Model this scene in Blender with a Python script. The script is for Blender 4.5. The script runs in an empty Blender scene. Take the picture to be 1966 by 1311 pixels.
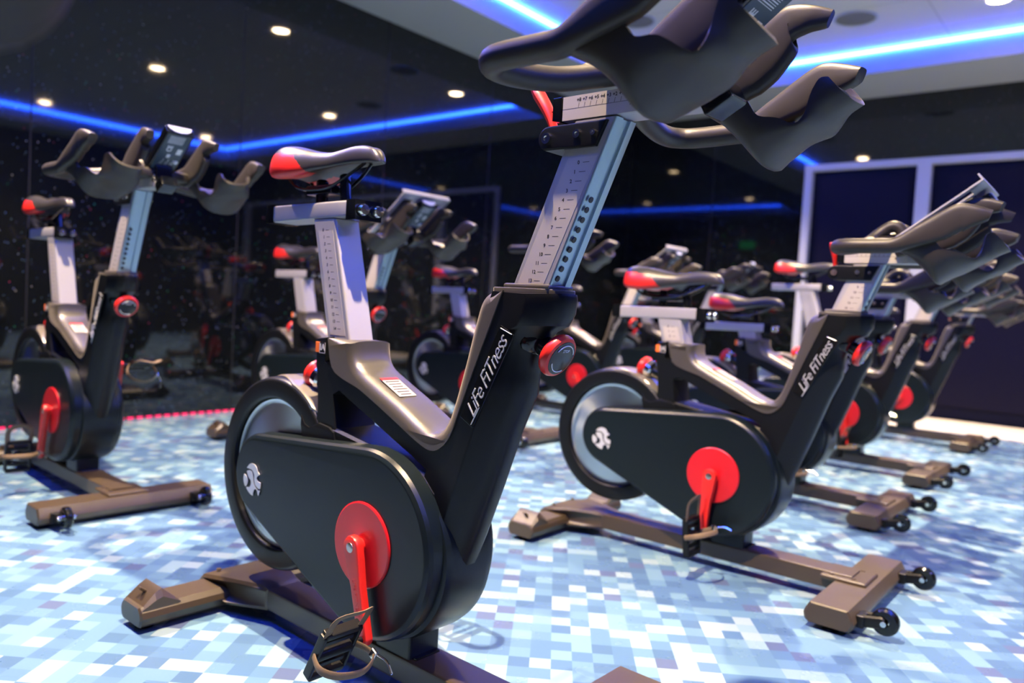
import bpy, bmesh, math, random
from mathutils import Vector, Matrix
random.seed(7)
PI = math.pi
sc = bpy.context.scene
COL = sc.collection

# ------------------------------------------------------------------ materials
def mat(name, color, rough=.5, metal=0., spec=.5, coat=0., emit=None, estr=0., bump=0., bscale=400., aniso=None):
    m = bpy.data.materials.new(name); m.use_nodes = True
    nt = m.node_tree; b = nt.nodes['Principled BSDF']
    b.inputs['Base Color'].default_value = (*color, 1)
    b.inputs['Roughness'].default_value = rough
    b.inputs['Metallic'].default_value = metal
    b.inputs['Specular IOR Level'].default_value = spec
    b.inputs['Coat Weight'].default_value = coat
    b.inputs['Coat Roughness'].default_value = .08
    if emit:
        b.inputs['Emission Color'].default_value = (*emit, 1)
        b.inputs['Emission Strength'].default_value = estr
    if bump:
        tc = nt.nodes.new('ShaderNodeTexCoord'); n = nt.nodes.new('ShaderNodeTexNoise')
        n.inputs['Scale'].default_value = bscale; n.inputs['Detail'].default_value = 3
        bp = nt.nodes.new('ShaderNodeBump'); bp.inputs['Strength'].default_value = bump
        bp.inputs['Distance'].default_value = .001
        nt.links.new(tc.outputs['Object'], n.inputs['Vector'])
        nt.links.new(n.outputs['Fac'], bp.inputs['Height'])
        nt.links.new(bp.outputs['Normal'], b.inputs['Normal'])
        # slight wear in the gloss
        r = nt.nodes.new('ShaderNodeMapRange')
        r.inputs['To Min'].default_value = rough * .88; r.inputs['To Max'].default_value = min(1, rough * 1.12)
        n2 = nt.nodes.new('ShaderNodeTexNoise'); n2.inputs['Scale'].default_value = 14
        nt.links.new(tc.outputs['Object'], n2.inputs['Vector'])
        nt.links.new(n2.outputs['Fac'], r.inputs['Value']); nt.links.new(r.outputs['Result'], b.inputs['Roughness'])
    if aniso is not None:
        b.inputs['Anisotropic'].default_value = aniso
        t = nt.nodes.new('ShaderNodeTangent'); t.direction_type = 'RADIAL'; t.axis = 'Y'
        nt.links.new(t.outputs['Tangent'], b.inputs['Tangent'])
    return m

M = dict(
    black=mat('black_satin_paint', (.004, .005, .006), .36, spec=.28, bump=.15, bscale=900),
    gloss=mat('black_gloss_plastic', (.004, .005, .006), .16, spec=.45),
    cover=mat('black_cover_plastic', (.004, .008, .010), .30, spec=.32, bump=.1, bscale=1200),
    insert=mat('grey_satin_plastic', (.046, .041, .033), .38, spec=.9, bump=.2, bscale=1500),
    rubber=mat('black_soft_rubber', (.024, .021, .017), .42, spec=.36, bump=.2, bscale=1600),
    base=mat('bronze_black_paint', (.040, .027, .014), .40, spec=.75, bump=.2, bscale=1200),
    alu=mat('brushed_aluminium', (.36, .36, .38), .38, metal=.25, bump=.1, bscale=500),
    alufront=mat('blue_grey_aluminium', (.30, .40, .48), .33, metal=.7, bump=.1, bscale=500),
    label=mat('pale_scale_decal', (.42, .39, .36), .5),
    ink=mat('black_ink', (.02, .02, .02), .6),
    red=mat('red_plastic', (.58, .016, .012), .35, spec=.6),
    reddisc=mat('red_disc_plastic', (.50, .008, .015), .30, spec=.6),
    chrome=mat('chrome', (.75, .74, .72), .12, metal=1.),
    steel=mat('steel', (.45, .43, .40), .28, metal=1.),
    fly=mat('spun_steel', (.62, .68, .72), .33, metal=1., aniso=.85),
    logo=mat('silver_logo', (.62, .64, .68), .35, metal=.4),
    white=mat('white_plastic', (.42, .42, .44), .45),
    orange=mat('orange_sticker', (.85, .16, .02), .5),
    strap=mat('woven_strap', (.16, .11, .06), .7, bump=.4, bscale=900),
    saddle=mat('black_saddle_vinyl', (.022, .021, .021), .36, spec=.6, bump=.3, bscale=700),
    trim=mat('pale_lip_highlight', (.24, .22, .19), .30, metal=.5),  # pale tone painting the light on the flywheel guard's top edge
    screen=mat('pale_screen', (.45, .50, .75), .25),
    label_dark=mat('slate_label', (.035, .06, .08), .4),
    lcd=mat('dark_glass_screen', (.01, .012, .02), .1),
)

# ------------------------------------------------------------------ mesh helpers
def catmull(P, n=6):
    P = [Vector(p) for p in P]; out = []
    for i in range(len(P) - 1):
        p0 = P[max(i - 1, 0)]; p1 = P[i]; p2 = P[i + 1]; p3 = P[min(i + 2, len(P) - 1)]
        for k in range(n):
            t = k / n
            out.append(.5 * ((2 * p1) + (-p0 + p2) * t + (2 * p0 - 5 * p1 + 4 * p2 - p3) * t * t + (-p0 + 3 * p1 - 3 * p2 + p3) * t ** 3))
    out.append(P[-1]); return out

class MB:
    def __init__(s): s.bm = bmesh.new(); s.mi = 0
    def _face(s, vs):
        try:
            f = s.bm.faces.new(vs); f.material_index = s.mi; return f
        except ValueError: return None
    def box(s, c, size, rot=None, bev=0., seg=2, taper=None):
        hx, hy, hz = [v / 2 for v in size]
        vs = []
        for x in (-1, 1):
            for y in (-1, 1):
                for z in (-1, 1):
                    p = Vector((x * hx, y * hy, z * hz))
                    if taper and z > 0: p.x *= taper[0]; p.y *= taper[1]
                    if rot is not None: p = rot @ p
                    vs.append(s.bm.verts.new(p + Vector(c)))
        fs = []
        for q in ((0, 1, 3, 2), (4, 6, 7, 5), (0, 4, 5, 1), (2, 3, 7, 6), (0, 2, 6, 4), (1, 5, 7, 3)):
            fs.append(s._face([vs[i] for i in q]))
        if bev:
            es = list({e for f in fs for e in f.edges})
            r = bmesh.ops.bevel(s.bm, geom=es, offset=bev, segments=seg, affect='EDGES', profile=.5)
            for f in r['faces']: f.material_index = s.mi
        return s
    def rings(s, R, closed=True, caps=True):
        V = [[s.bm.verts.new(p) for p in r] for r in R]
        n = len(R[0])
        for a, b in zip(V[:-1], V[1:]):
            for i in range(n if closed else n - 1):
                j = (i + 1) % n
                s._face([a[i], a[j], b[j], b[i]])
        if caps and closed:
            s._face(list(reversed(V[0]))); s._face(V[-1])
        return V
    def tube(s, path, r, n=12, sq=None, caps=True, up=(0, 1, 0)):
        """r: radius or list; sq=(a,b) list/pair of scale across 'up' direction and across the other"""
        path = [Vector(p) for p in path]; m = len(path)
        rr = r if isinstance(r, (list, tuple)) else [r] * m
        if len(rr) != m:
            rr = [rr[min(int(i * (len(rr) - 1) / (m - 1)), len(rr) - 2)] + (rr[min(int(i * (len(rr) - 1) / (m - 1)), len(rr) - 2) + 1] - rr[min(int(i * (len(rr) - 1) / (m - 1)), len(rr) - 2)]) * ((i * (len(rr) - 1) / (m - 1)) - min(int(i * (len(rr) - 1) / (m - 1)), len(rr) - 2)) for i in range(m)]
        R = []; prev = None
        for i, p in enumerate(path):
            t = (path[min(i + 1, m - 1)] - path[max(i - 1, 0)]).normalized()
            u = Vector(up) if prev is None else prev
            u = (u - t * u.dot(t))
            if u.length < 1e-4: u = t.orthogonal()
            u.normalize(); prev = u; v = t.cross(u)
            q = sq[i] if isinstance(sq, list) else (sq or (1, 1))
            R.append([p + u * math.cos(2 * PI * k / n) * rr[i] * q[0] + v * math.sin(2 * PI * k / n) * rr[i] * q[1] for k in range(n)])
        if caps:   # rounded ends
            def cap(R0, c, d):
                return [[c + (q - c) * math.cos(a) + d * math.sin(a) for q in R0] for a in (.9, .45)]
            t0 = (path[0] - path[1]).normalized() * rr[0] * .6; t1 = (path[-1] - path[-2]).normalized() * rr[-1] * .6
            R = cap(R[0], path[0], t0) + R + list(reversed(cap(R[-1], path[-1], t1)))
        s.rings(R, True, True); return s
    def lathe(s, prof, c, axis, n=32, ang=(0, 2 * PI), close=True):
        """prof: list of (radius, along)"""
        a = Vector(axis).normalized(); u = a.orthogonal().normalized()
        if abs(a.y) > .9: u = Vector((1, 0, 0))
        v = a.cross(u); full = abs(ang[1] - ang[0] - 2 * PI) < 1e-6
        k = n if full else n + 1
        R = []
        for r, h in prof:
            R.append([Vector(c) + a * h + (u * math.cos(ang[0] + (ang[1] - ang[0]) * i / n) + v * math.sin(ang[0] + (ang[1] - ang[0]) * i / n)) * max(r, 1e-5) for i in range(k)])
        if close and not full:
            R.append(R[0])
            s.rings(R, False, False)
            s._face([s.bm.verts.new(r[0]) for r in R[:-1]]); s._face([s.bm.verts.new(r[-1]) for r in R[:-1]])
        else:
            s.rings(R, full, False)
            if close and full:
                pass
        return s
    def layered(s, pts, layers):
        """pts: [(x,z,w)] closed outline; layers: [(y, inset)] -> loft along y, outline moved inward by inset*w"""
        n = len(pts); P = [Vector((p[0], p[1])) for p in pts]
        area = sum(P[i].x * P[(i + 1) % n].y - P[(i + 1) % n].x * P[i].y for i in range(n))
        sg = 1 if area > 0 else -1
        N = []
        for i in range(n):
            d1 = (P[i] - P[i - 1]).normalized(); d2 = (P[(i + 1) % n] - P[i]).normalized()
            n1 = Vector((-d1.y, d1.x)) * sg; n2 = Vector((-d2.y, d2.x)) * sg
            q = (n1 + n2)
            if q.length < 1e-5: q = n1
            q.normalize(); q = q / max(.5, q.dot(n1)); N.append(q if len(pts[i]) < 5 else Vector((pts[i][3], pts[i][4])))
        R = []
        for y, ins in layers:
            R.append([Vector((P[i].x + N[i].x * ins * pts[i][2], y, P[i].y + N[i].y * ins * pts[i][2])) for i in range(n)])
        V = s.rings(R, True, False)
        from mathutils.geometry import tessellate_polygon
        tri = tessellate_polygon([[Vector((p.x, p.y, 0)) for p in P]])
        for t in tri:
            s._face([V[0][i] for i in t]); s._face([V[-1][i] for i in t])
        return s
    def quad(s, a, b, c, d):
        s._face([s.bm.verts.new(p) for p in (a, b, c, d)]); return s
    def build(s, name, mats, parent=None, smooth=True, ang=35, origin=None, wn=True):
        bm = s.bm
        bmesh.ops.remove_doubles(bm, verts=bm.verts, dist=1e-6)
        bmesh.ops.recalc_face_normals(bm, faces=bm.faces)
        if origin is not None: bmesh.ops.translate(bm, verts=bm.verts, vec=-Vector(origin))
        if smooth:
            for f in bm.faces: f.smooth = True
            for e in bm.edges:
                if len(e.link_faces) == 2 and e.calc_face_angle(0) > math.radians(ang): e.smooth = False
        me = bpy.data.meshes.new(name); bm.to_mesh(me); bm.free()
        for m in (mats if isinstance(mats, (list, tuple)) else [mats]): me.materials.append(m)
        o = bpy.data.objects.new(name, me); COL.objects.link(o)
        if origin is not None: o.location = origin
        if parent is not None: o.parent = parent
        if smooth and wn:
            w_ = o.modifiers.new('weighted normals', 'WEIGHTED_NORMAL'); w_.mode = 'FACE_AREA'; w_.weight = 100; w_.keep_sharp = True
        return o

def rotm(axis, deg): return Matrix.Rotation(math.radians(deg), 3, axis)

def text_mesh(txt, size, ext=.0004, shear=0., bold=0., spacing=1.):
    cu = bpy.data.curves.new('t', 'FONT'); cu.body = txt; cu.size = size; cu.extrude = ext
    cu.align_x = 'CENTER'; cu.align_y = 'CENTER'; cu.shear = shear; cu.offset = bold; cu.space_character = spacing
    cu.resolution_u = 3
    o = bpy.data.objects.new('t', cu); COL.objects.link(o)
    bpy.context.view_layer.update()
    dg = bpy.context.evaluated_depsgraph_get()
    me = bpy.data.meshes.new_from_object(o.evaluated_get(dg))
    bpy.data.objects.remove(o); bpy.data.curves.remove(cu)
    return me
def add_text(mb, txt, size, origin, xdir, ydir, **k):
    """write txt at origin with the letters running along xdir, tops along ydir"""
    me = text_mesh(txt, size, **k)
    x = Vector(xdir).normalized(); y = Vector(ydir).normalized(); z = x.cross(y)
    base = len(mb.bm.faces); o = Vector(origin)
    vs = [mb.bm.verts.new(o + x * v.co.x + y * v.co.y + z * v.co.z) for v in me.vertices]
    for p in me.polygons:
        f = mb._face([vs[i] for i in p.vertices])
    bpy.data.meshes.remove(me)

def tag(o, label=None, cat=None, group=None, kind=None):
    if label: o['label'] = label
    if cat: o['category'] = cat
    if group: o['group'] = group
    if kind: o['kind'] = kind
    return o
def empty(name, loc=(0, 0, 0), rz=0):
    o = bpy.data.objects.new(name, None); o.empty_display_size = .1; COL.objects.link(o)
    o.location = loc; o.rotation_euler = (0, 0, rz); return o

# ------------------------------------------------------------------ camera (room frame: x = bike forward, y = depth along the left wall)
YAW = math.radians(39.011187713456906)
F_PX = 1485.102; PITCH = math.radians(2.79088663); ROLL = math.radians(3.25176353); H = .735179
cam_d = bpy.data.cameras.new('camera'); cam = bpy.data.objects.new('camera', cam_d); COL.objects.link(cam)
cam_d.sensor_width = 36; cam_d.sensor_fit = 'HORIZONTAL'; cam_d.lens = F_PX * 36 / 1966
cp, sp, cr, sr = math.cos(PITCH), math.sin(PITCH), math.cos(ROLL), math.sin(ROLL)
R0 = Matrix(((1, 0, 0), (0, 0, -1), (0, 1, 0)))
Rp = Matrix(((1, 0, 0), (0, cp, -sp), (0, sp, cp)))
Rr = Matrix(((cr, -sr, 0), (sr, cr, 0), (0, 0, 1)))
Rc = Rr @ Rp @ R0                                        # world -> (right, down, forward)
Rz = Matrix.Rotation(YAW, 3, 'Z')
right, down, fwd = [Rz @ Vector(Rc[i]) for i in range(3)]
cam.matrix_world = Matrix(((right.x, -down.x, -fwd.x, 0), (right.y, -down.y, -fwd.y, 0), (right.z, -down.z, -fwd.z, H), (0, 0, 0, 1)))
cam_d.dof.use_dof = True; cam_d.dof.focus_distance = 1.22; cam_d.dof.aperture_fstop = 2.9
cam_d.clip_start = .02; cam_d.clip_end = 60
sc.camera = cam

# ------------------------------------------------------------------ setting
XL, XR, YB, YF = -4.167, 3.05, 6.955, -.85
ZS, ZC = 2.627, 2.80
TX0, TX1, TY0, TY1 = -3.52, 2.42, -.05, 6.26               # raised tray of the ceiling

def floor_mat():
    m = bpy.data.materials.new('blue_checked_vinyl'); m.use_nodes = True; nt = m.node_tree; b = nt.nodes['Principled BSDF']
    L = nt.links.new; N = nt.nodes.new
    tc = N('ShaderNodeTexCoord'); mp = N('ShaderNodeMapping')
    mp.inputs['Location'].default_value = (1.654 , -.761, 0)
    mp2 = N('ShaderNodeMapping'); mp2.inputs['Rotation'].default_value = (0, 0, math.radians(-35.8))
    mp2.inputs['Scale'].default_value = (1 / .0441,) * 3
    L(tc.outputs['Object'], mp.inputs['Vector']); L(mp.outputs['Vector'], mp2.inputs['Vector'])
    fl = N('ShaderNodeVectorMath'); fl.operation = 'FLOOR'; L(mp2.outputs['Vector'], fl.inputs[0])
    fl2 = N('ShaderNodeVectorMath'); fl2.operation = 'MULTIPLY'; fl2.inputs[1].default_value = (1, 1, 0); L(fl.outputs[0], fl2.inputs[0])
    wn = N('ShaderNodeTexWhiteNoise'); wn.noise_dimensions = '2D'; L(fl2.outputs[0], wn.inputs['Vector'])
    cr_ = N('ShaderNodeValToRGB'); cr_.color_ramp.interpolation = 'CONSTANT'
    stops = [(0, (.064, .130, .250)), (.10, (.080, .114, .222)), (.16, (.075, .152, .282)), (.34, (.104, .203, .328)), (.50, (.088, .175, .304)),
             (.64, (.132, .245, .352)), (.80, (.192, .306, .392)), (.93, (.240, .336, .405))]
    e = cr_.color_ramp.elements
    while len(e) < len(stops): e.new(.5)
    for el, (p, c) in zip(e, stops): el.position = p; el.color = (*c, 1)
    L(wn.outputs['Value'], cr_.inputs['Fac']); L(cr_.outputs['Color'], b.inputs['Base Color'])
    b.inputs['Specular IOR Level'].default_value = .22
    n = N('ShaderNodeTexNoise'); n.inputs['Scale'].default_value = 6; n.inputs['Detail'].default_value = 4
    mr = N('ShaderNodeMapRange'); mr.inputs['To Min'].default_value = .20; mr.inputs['To Max'].default_value = .34
    L(tc.outputs['Object'], n.inputs['Vector']); L(n.outputs['Fac'], mr.inputs['Value']); L(mr.outputs['Result'], b.inputs['Roughness'])
    return m

def wall_mat():
    """polished black laminate with fine coloured glitter"""
    m = bpy.data.materials.new('black_glitter_laminate'); m.use_nodes = True; nt = m.node_tree; b = nt.nodes['Principled BSDF']
    L = nt.links.new; N = nt.nodes.new
    tc = N('ShaderNodeTexCoord')
    vo = N('ShaderNodeTexVoronoi'); vo.inputs['Scale'].default_value = 58; vo.feature = 'F1'; vo.inputs['Randomness'].default_value = 1
    L(tc.outputs['Object'], vo.inputs['Vector'])
    lt = N('ShaderNodeMath'); lt.operation = 'LESS_THAN'; lt.inputs[1].default_value = .16; L(vo.outputs['Distance'], lt.inputs[0])
    wn = N('ShaderNodeTexWhiteNoise'); wn.noise_dimensions = '3D'; L(vo.outputs['Position'], wn.inputs['Vector'])
    gt = N('ShaderNodeMath'); gt.operation = 'GREATER_THAN'; gt.inputs[1].default_value = .62; L(wn.outputs['Value'], gt.inputs[0])
    mu = N('ShaderNodeMath'); mu.operation = 'MULTIPLY'; L(lt.outputs[0], mu.inputs[0]); L(gt.outputs[0], mu.inputs[1])
    sep = N('ShaderNodeSeparateColor'); L(wn.outputs['Color'], sep.inputs['Color'])
    cr_ = N('ShaderNodeValToRGB'); cr_.color_ramp.interpolation = 'CONSTANT'
    stops = [(0, (0.062, 0.112, 0.198)), (.35, (0.124, 0.161, 0.248)), (.6, (0.037, 0.074, 0.112)), (.80, (0.025, 0.223, 0.124)), (.86, (0.273, 0.273, 0.310)), (.95, (0.310, 0.037, 0.074))]
    e = cr_.color_ramp.elements
    while len(e) < len(stops): e.new(.5)
    for el, (p, c) in zip(e, stops): el.position = p; el.color = (*c, 1)
    L(sep.outputs['Green'], cr_.inputs['Fac'])
    mx = N('ShaderNodeMix'); mx.data_type = 'RGBA'; mx.inputs[6].default_value = (.003, .004, .005, 1)
    L(mu.outputs[0], mx.inputs['Factor']); L(cr_.outputs['Color'], mx.inputs[7]); L(mx.outputs[2], b.inputs['Base Color'])
    b.inputs['Roughness'].default_value = .035; b.inputs['Specular IOR Level'].default_value = .75
    return m

def ceil_mat():
    m = mat('white_ceiling_paint', (.55, .56, .57), .55); nt = m.node_tree; b = nt.nodes['Principled BSDF']
    N = nt.nodes.new; L = nt.links.new
    tc = N('ShaderNodeTexCoord'); br = N('ShaderNodeTexBrick'); br.offset = 0
    br.inputs['Scale'].default_value = 1; br.inputs['Brick Width'].default_value = 1.2; br.inputs['Row Height'].default_value = .6
    br.inputs['Mortar Size'].default_value = .006; br.inputs['Color1'].default_value = (.55, .56, .57, 1); br.inputs['Color2'].default_value = (.55, .56, .57, 1)
    br.inputs['Mortar'].default_value = (.42, .43, .44, 1)
    L(tc.outputs['Object'], br.inputs['Vector']); L(br.outputs['Color'], b.inputs['Base Color'])
    return m

for k_, w_, t_ in (('rubber', .03, (1, .93, .84)), ('base', .03, (1, .86, .70)), ('insert', .2, (1, .9, .8))):
    b_ = M[k_].node_tree.nodes['Principled BSDF']; b_.inputs['Sheen Weight'].default_value = w_; b_.inputs['Sheen Roughness'].default_value = .38
    b_.inputs['Sheen Tint'].default_value = (*t_, 1)
W = dict(floor=floor_mat(), wall=wall_mat(), ceil=ceil_mat(),
         soffit=mat('grey_soffit_paint', (.38, .41, .42), .6),
         plain=mat('dark_rear_wall', (.006, .007, .009), .5),
         navy=mat('navy_blind_fabric', (.0018, .0028, .013), .4, spec=.12, bump=.3, bscale=800),
         blind=mat('indigo_blind_fabric', (.0035, .0035, .014), .45, spec=.12, bump=.3, bscale=800),
         frame=mat('white_window_frame', (.45, .48, .56), .35),
         step=mat('cream_sill_stone', (.75, .71, .65), .35),
         seam=mat('black_seam', (.001, .001, .001), .6),
         led=mat('blue_white_led', (0, 0, 0), emit=(.012, .070, 1.0), estr=150.),
         floorled=mat('red_led', (0, 0, 0), emit=(1.0, .015, .13), estr=2.2),
         lamp=mat('warm_lamp_glass', (0, 0, 0), emit=(1.0, .72, .42), estr=170.),
         ring=mat('lamp_trim_ring', (.55, .52, .48), .4),
         grille=mat('grey_speaker_cloth', (.16, .165, .165), .8, bump=.4, bscale=900),
         green=mat('green_sign_glow', (0, 0, 0), emit=(.02, 1.0, .3), estr=3.))

def plane(name, a, b, c, d, m):
    mb = MB(); mb.quad(a, b, c, d); o = mb.build(name, m, smooth=False); tag(o, kind='structure'); return o
mb = MB(); mb.box(((XL + XR) / 2, (YF + YB) / 2, -.05), (XR - XL + .4, YB - YF + .4, .1)); tag(mb.build('floor', W['floor'], smooth=False), kind='structure')
def wallbox(name, c, s, m):
    mb = MB(); mb.box(c, s); return tag(mb.build(name, m, smooth=False), kind='structure')
cy_ = (YF + YB) / 2; cx_ = (XL + XR) / 2
# left wall: panels of black laminate with dark joints
mb = MB(); mb.box((XL - .1, cy_, 1.45), (.2, YB - YF + .4, 2.9)); mb.mi = 1
for y in [1.416 + 1.1 * k for k in range(-2, 6)]:
    mb.box((XL + .0005, y, ZS / 2), (.0016, .006, ZS))
tag(mb.build('wall_left', [W['wall'], W['seam']], smooth=False), kind='structure')
# back wall right up to the glazed part, and the strip above it
FX0, FZ = -2.405, 2.10
mb = MB(); mb.box(((XL + FX0) / 2, YB + .1, 1.45), (FX0 - XL, .2, 2.9)); mb.box(((FX0 + XR) / 2, YB + .1, (FZ + 2.9) / 2), (XR - FX0, .2, 2.9 - FZ))
mb.mi = 1; mb.box((-3.27, YB - .0005, ZS / 2), (.006, .0016, ZS))
tag(mb.build('wall_back', [W['wall'], W['seam']], smooth=False), kind='structure')
wallbox('wall_right', (XR + .1, cy_, 1.45), (.2, YB - YF + .4, 2.9), W['plain'])
wallbox('wall_front', (cx_, YF - .1, 1.45), (XR - XL, .2, 2.9), W['plain'])
# ceiling: soffit ring round a raised tray
mb = MB()
mb.mi = 0; mb.box(((TX0 + TX1) / 2, (TY0 + TY1) / 2, ZC + .05), (TX1 - TX0 + .1, TY1 - TY0 + .1, .1))
mb.mi = 1
mb.box(((XL + TX0) / 2, cy_, (ZS + 2.9) / 2), (TX0 - XL, YB - YF, 2.9 - ZS)); mb.box(((XR + TX1) / 2, cy_, (ZS + 2.9) / 2), (XR - TX1, YB - YF, 2.9 - ZS))
mb.box(((TX0 + TX1) / 2, (YB + TY1) / 2, (ZS + 2.9) / 2), (TX1 - TX0, YB - TY1, 2.9 - ZS)); mb.box(((TX0 + TX1) / 2, (YF + TY0) / 2, (ZS + 2.9) / 2), (TX1 - TX0, TY0 - YF, 2.9 - ZS))
tag(mb.build('ceiling', [W['ceil'], W['soffit']], smooth=False), kind='structure')
# glazed part of the back wall
mb = MB(); mb.box(((FX0 + XR) / 2, YB + .07, FZ / 2), (XR - FX0, .04, FZ))
mb.mi = 1
for x0, x1 in ((-2.30, -1.52), (-1.30, .60), (.80, 2.6)):
    mb.box(((x0 + x1) / 2, YB + .045, (FZ - .12) / 2 + .05), (x1 - x0 - .06, .012, FZ - .25))
win = tag(mb.build('window_1', [W['navy'], W['blind']], smooth=False), kind='structure')
def wpart(name, c, s):
    mb = MB(); mb.box(c, s, bev=.006); return mb.build(name, W['frame'], win)
wpart('top_rail', ((FX0 + XR) / 2, YB + .01, FZ - .028), (XR - FX0, .07, .056))
for x, w in ((FX0 + .035, .065), (-1.45, .105), (.70, .105), (2.9, .08)): wpart('mullion', (x, YB + .01, FZ / 2 - .02), (w, .075, FZ - .03))
# low pale sill in front of the glazing
mb = MB(); mb.box(((-1.50 + XR) / 2, (6.17 + YB) / 2, .0065), (XR + 1.50, YB - 6.17, .013), bev=.005)
tag(mb.build('trim_1', W['step']), kind='structure')
# led lines
def ledstrip(name, c, s, m, label):
    mb = MB(); mb.box(c, s, bev=.002, seg=1); o = mb.build(name, m); return tag(o, label, 'led strip')
zl = ZC - .014; g = .012
ledstrip('led_strip', ((TX0 + TX1) / 2, TY1 - g, zl), (TX1 - TX0 - .05, .02, .02), W['led'], 'glowing blue-white light line in the ceiling recess above the back wall')
ledstrip('led_strip', (TX0 + g, (TY0 + TY1) / 2, zl), (.02, TY1 - TY0 - .05, .02), W['led'], 'glowing blue-white light line in the ceiling recess along the left black wall')
ledstrip('led_strip', (TX1 - g, (TY0 + TY1) / 2, zl), (.02, TY1 - TY0 - .05, .02), W['led'], 'blue light line seen as the long streak mirrored in the left wall')
ledstrip('led_strip', ((TX0 + TX1) / 2, TY0 + g, zl), (TX1 - TX0 - .05, .02, .02), W['led'], 'blue light line mirrored low in the back wall, behind the photographer')
mb = MB()
for k in range(150):
    y = YF + .05 + k * .0505
    if y > YB - .05: break
    mb.box((XL + .008, y, .008), (.008, .030, .008))
tag(mb.build('floor_led_strip', W['floorled'], smooth=False), 'thin red dotted light line at the foot of the left wall', 'led strip')
mb = MB(); mb.box((-2.2, YF + .02, 2.15), (.30, .03, .14), bev=.005)
tag(mb.build('exit_sign', W['green']), 'small glowing green sign mirrored as a blurred green spot', 'sign')

# ------------------------------------------------------------------ downlights and speakers
LX = (-2.86, -.84, 1.90); LY = (.80, 3.62, 5.65)
colw = {-2.86: 'left', -.84: 'middle', 1.90: 'right'}; roww = {.80: 'nearest the photographer', 3.62: 'half way down the room', 5.65: 'by the back wall'}
for x in LX:
    for y in LY:
        r = empty('downlight', (x, y, ZC)); tag(r, 'round warm ceiling spotlight, %s row, %s' % (colw[x], roww[y]), 'ceiling light', 'recessed ceiling spotlights')
        mb = MB(); mb.lathe([(.0605, -.001), (.075, -.001), (.077, -.006), (.066, -.009), (.0605, -.003)], (0, 0, 0), (0, 0, 1), 28)
        mb.build('trim_ring', W['ring'], r)
        mb = MB(); mb.lathe([(0, -.0055), (.040, -.006), (.0600, -.0065), (.0600, -.001), (0, -.001)], (0, 0, 0), (0, 0, 1), 24)
        mb.build('lamp_lens', W['lamp'], r)
        ld = bpy.data.lights.new('spot', 'SPOT'); ld.energy = 1130 * {.80: 1.0, 3.62: 1.0, 5.65: .8}[y]; ld.color = (1, .735, .44)
        ld.spot_size = math.radians(106); ld.spot_blend = .95; ld.shadow_soft_size = .022
        lo = bpy.data.objects.new('spot_light', ld); COL.objects.link(lo); lo.location = (0, 0, -.03); lo.parent = r
for x, y, lb in ((-1.66, 5.55, 'round grey ceiling speaker near the right blue line'), (-2.96, 4.85, 'round grey ceiling speaker glimpsed through the near handlebar')):
    r = empty('ceiling_speaker', (x, y, ZC)); tag(r, lb, 'speaker', 'round ceiling speakers')
    mb = MB(); mb.lathe([(.125, -.001), (.14, -.001), (.141, -.006), (.135, -.009), (.125, -.006)], (0, 0, 0), (0, 0, 1), 40); mb.build('rim', W['soffit'], r)
    mb = MB(); mb.lathe([(0, -.006), (.08, -.006), (.126, -.005), (.126, -.001), (0, -.001)], (0, 0, 0), (0, 0, 1), 40); mb.build('grille', W['grille'], r)

# ------------------------------------------------------------------ the exercise bike
FC = (-.362, .340); CC = (.003, .283)                    # flywheel centre, crank centre (x, z)
def hull2(c1, r1, c2, r2, n=28):
    """outline of the convex hull of two circles, counter clockwise"""
    dx, dz = c2[0] - c1[0], c2[1] - c1[1]; d = math.hypot(dx, dz); a0 = math.atan2(dz, dx); b = math.acos((r1 - r2) / d)
    P = []
    for k in range(n + 1):
        a = a0 - b + (2 * b) * k / n
        P.append((c2[0] + r2 * math.cos(a), c2[1] + r2 * math.sin(a), 1))
    for k in range(n + 1):
        a = a0 + b + (2 * PI - 2 * b) * k / n
        P.append((c1[0] + r1 * math.cos(a), c1[1] + r1 * math.sin(a), 1))
    return P
def pl(pts, w=1): return [(x, z, w) for x, z in pts]
def smooth2(pts, n=5):
    return [(v.x, v.z) for v in catmull([(p[0], 0, p[1]) for p in pts], n)]

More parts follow.
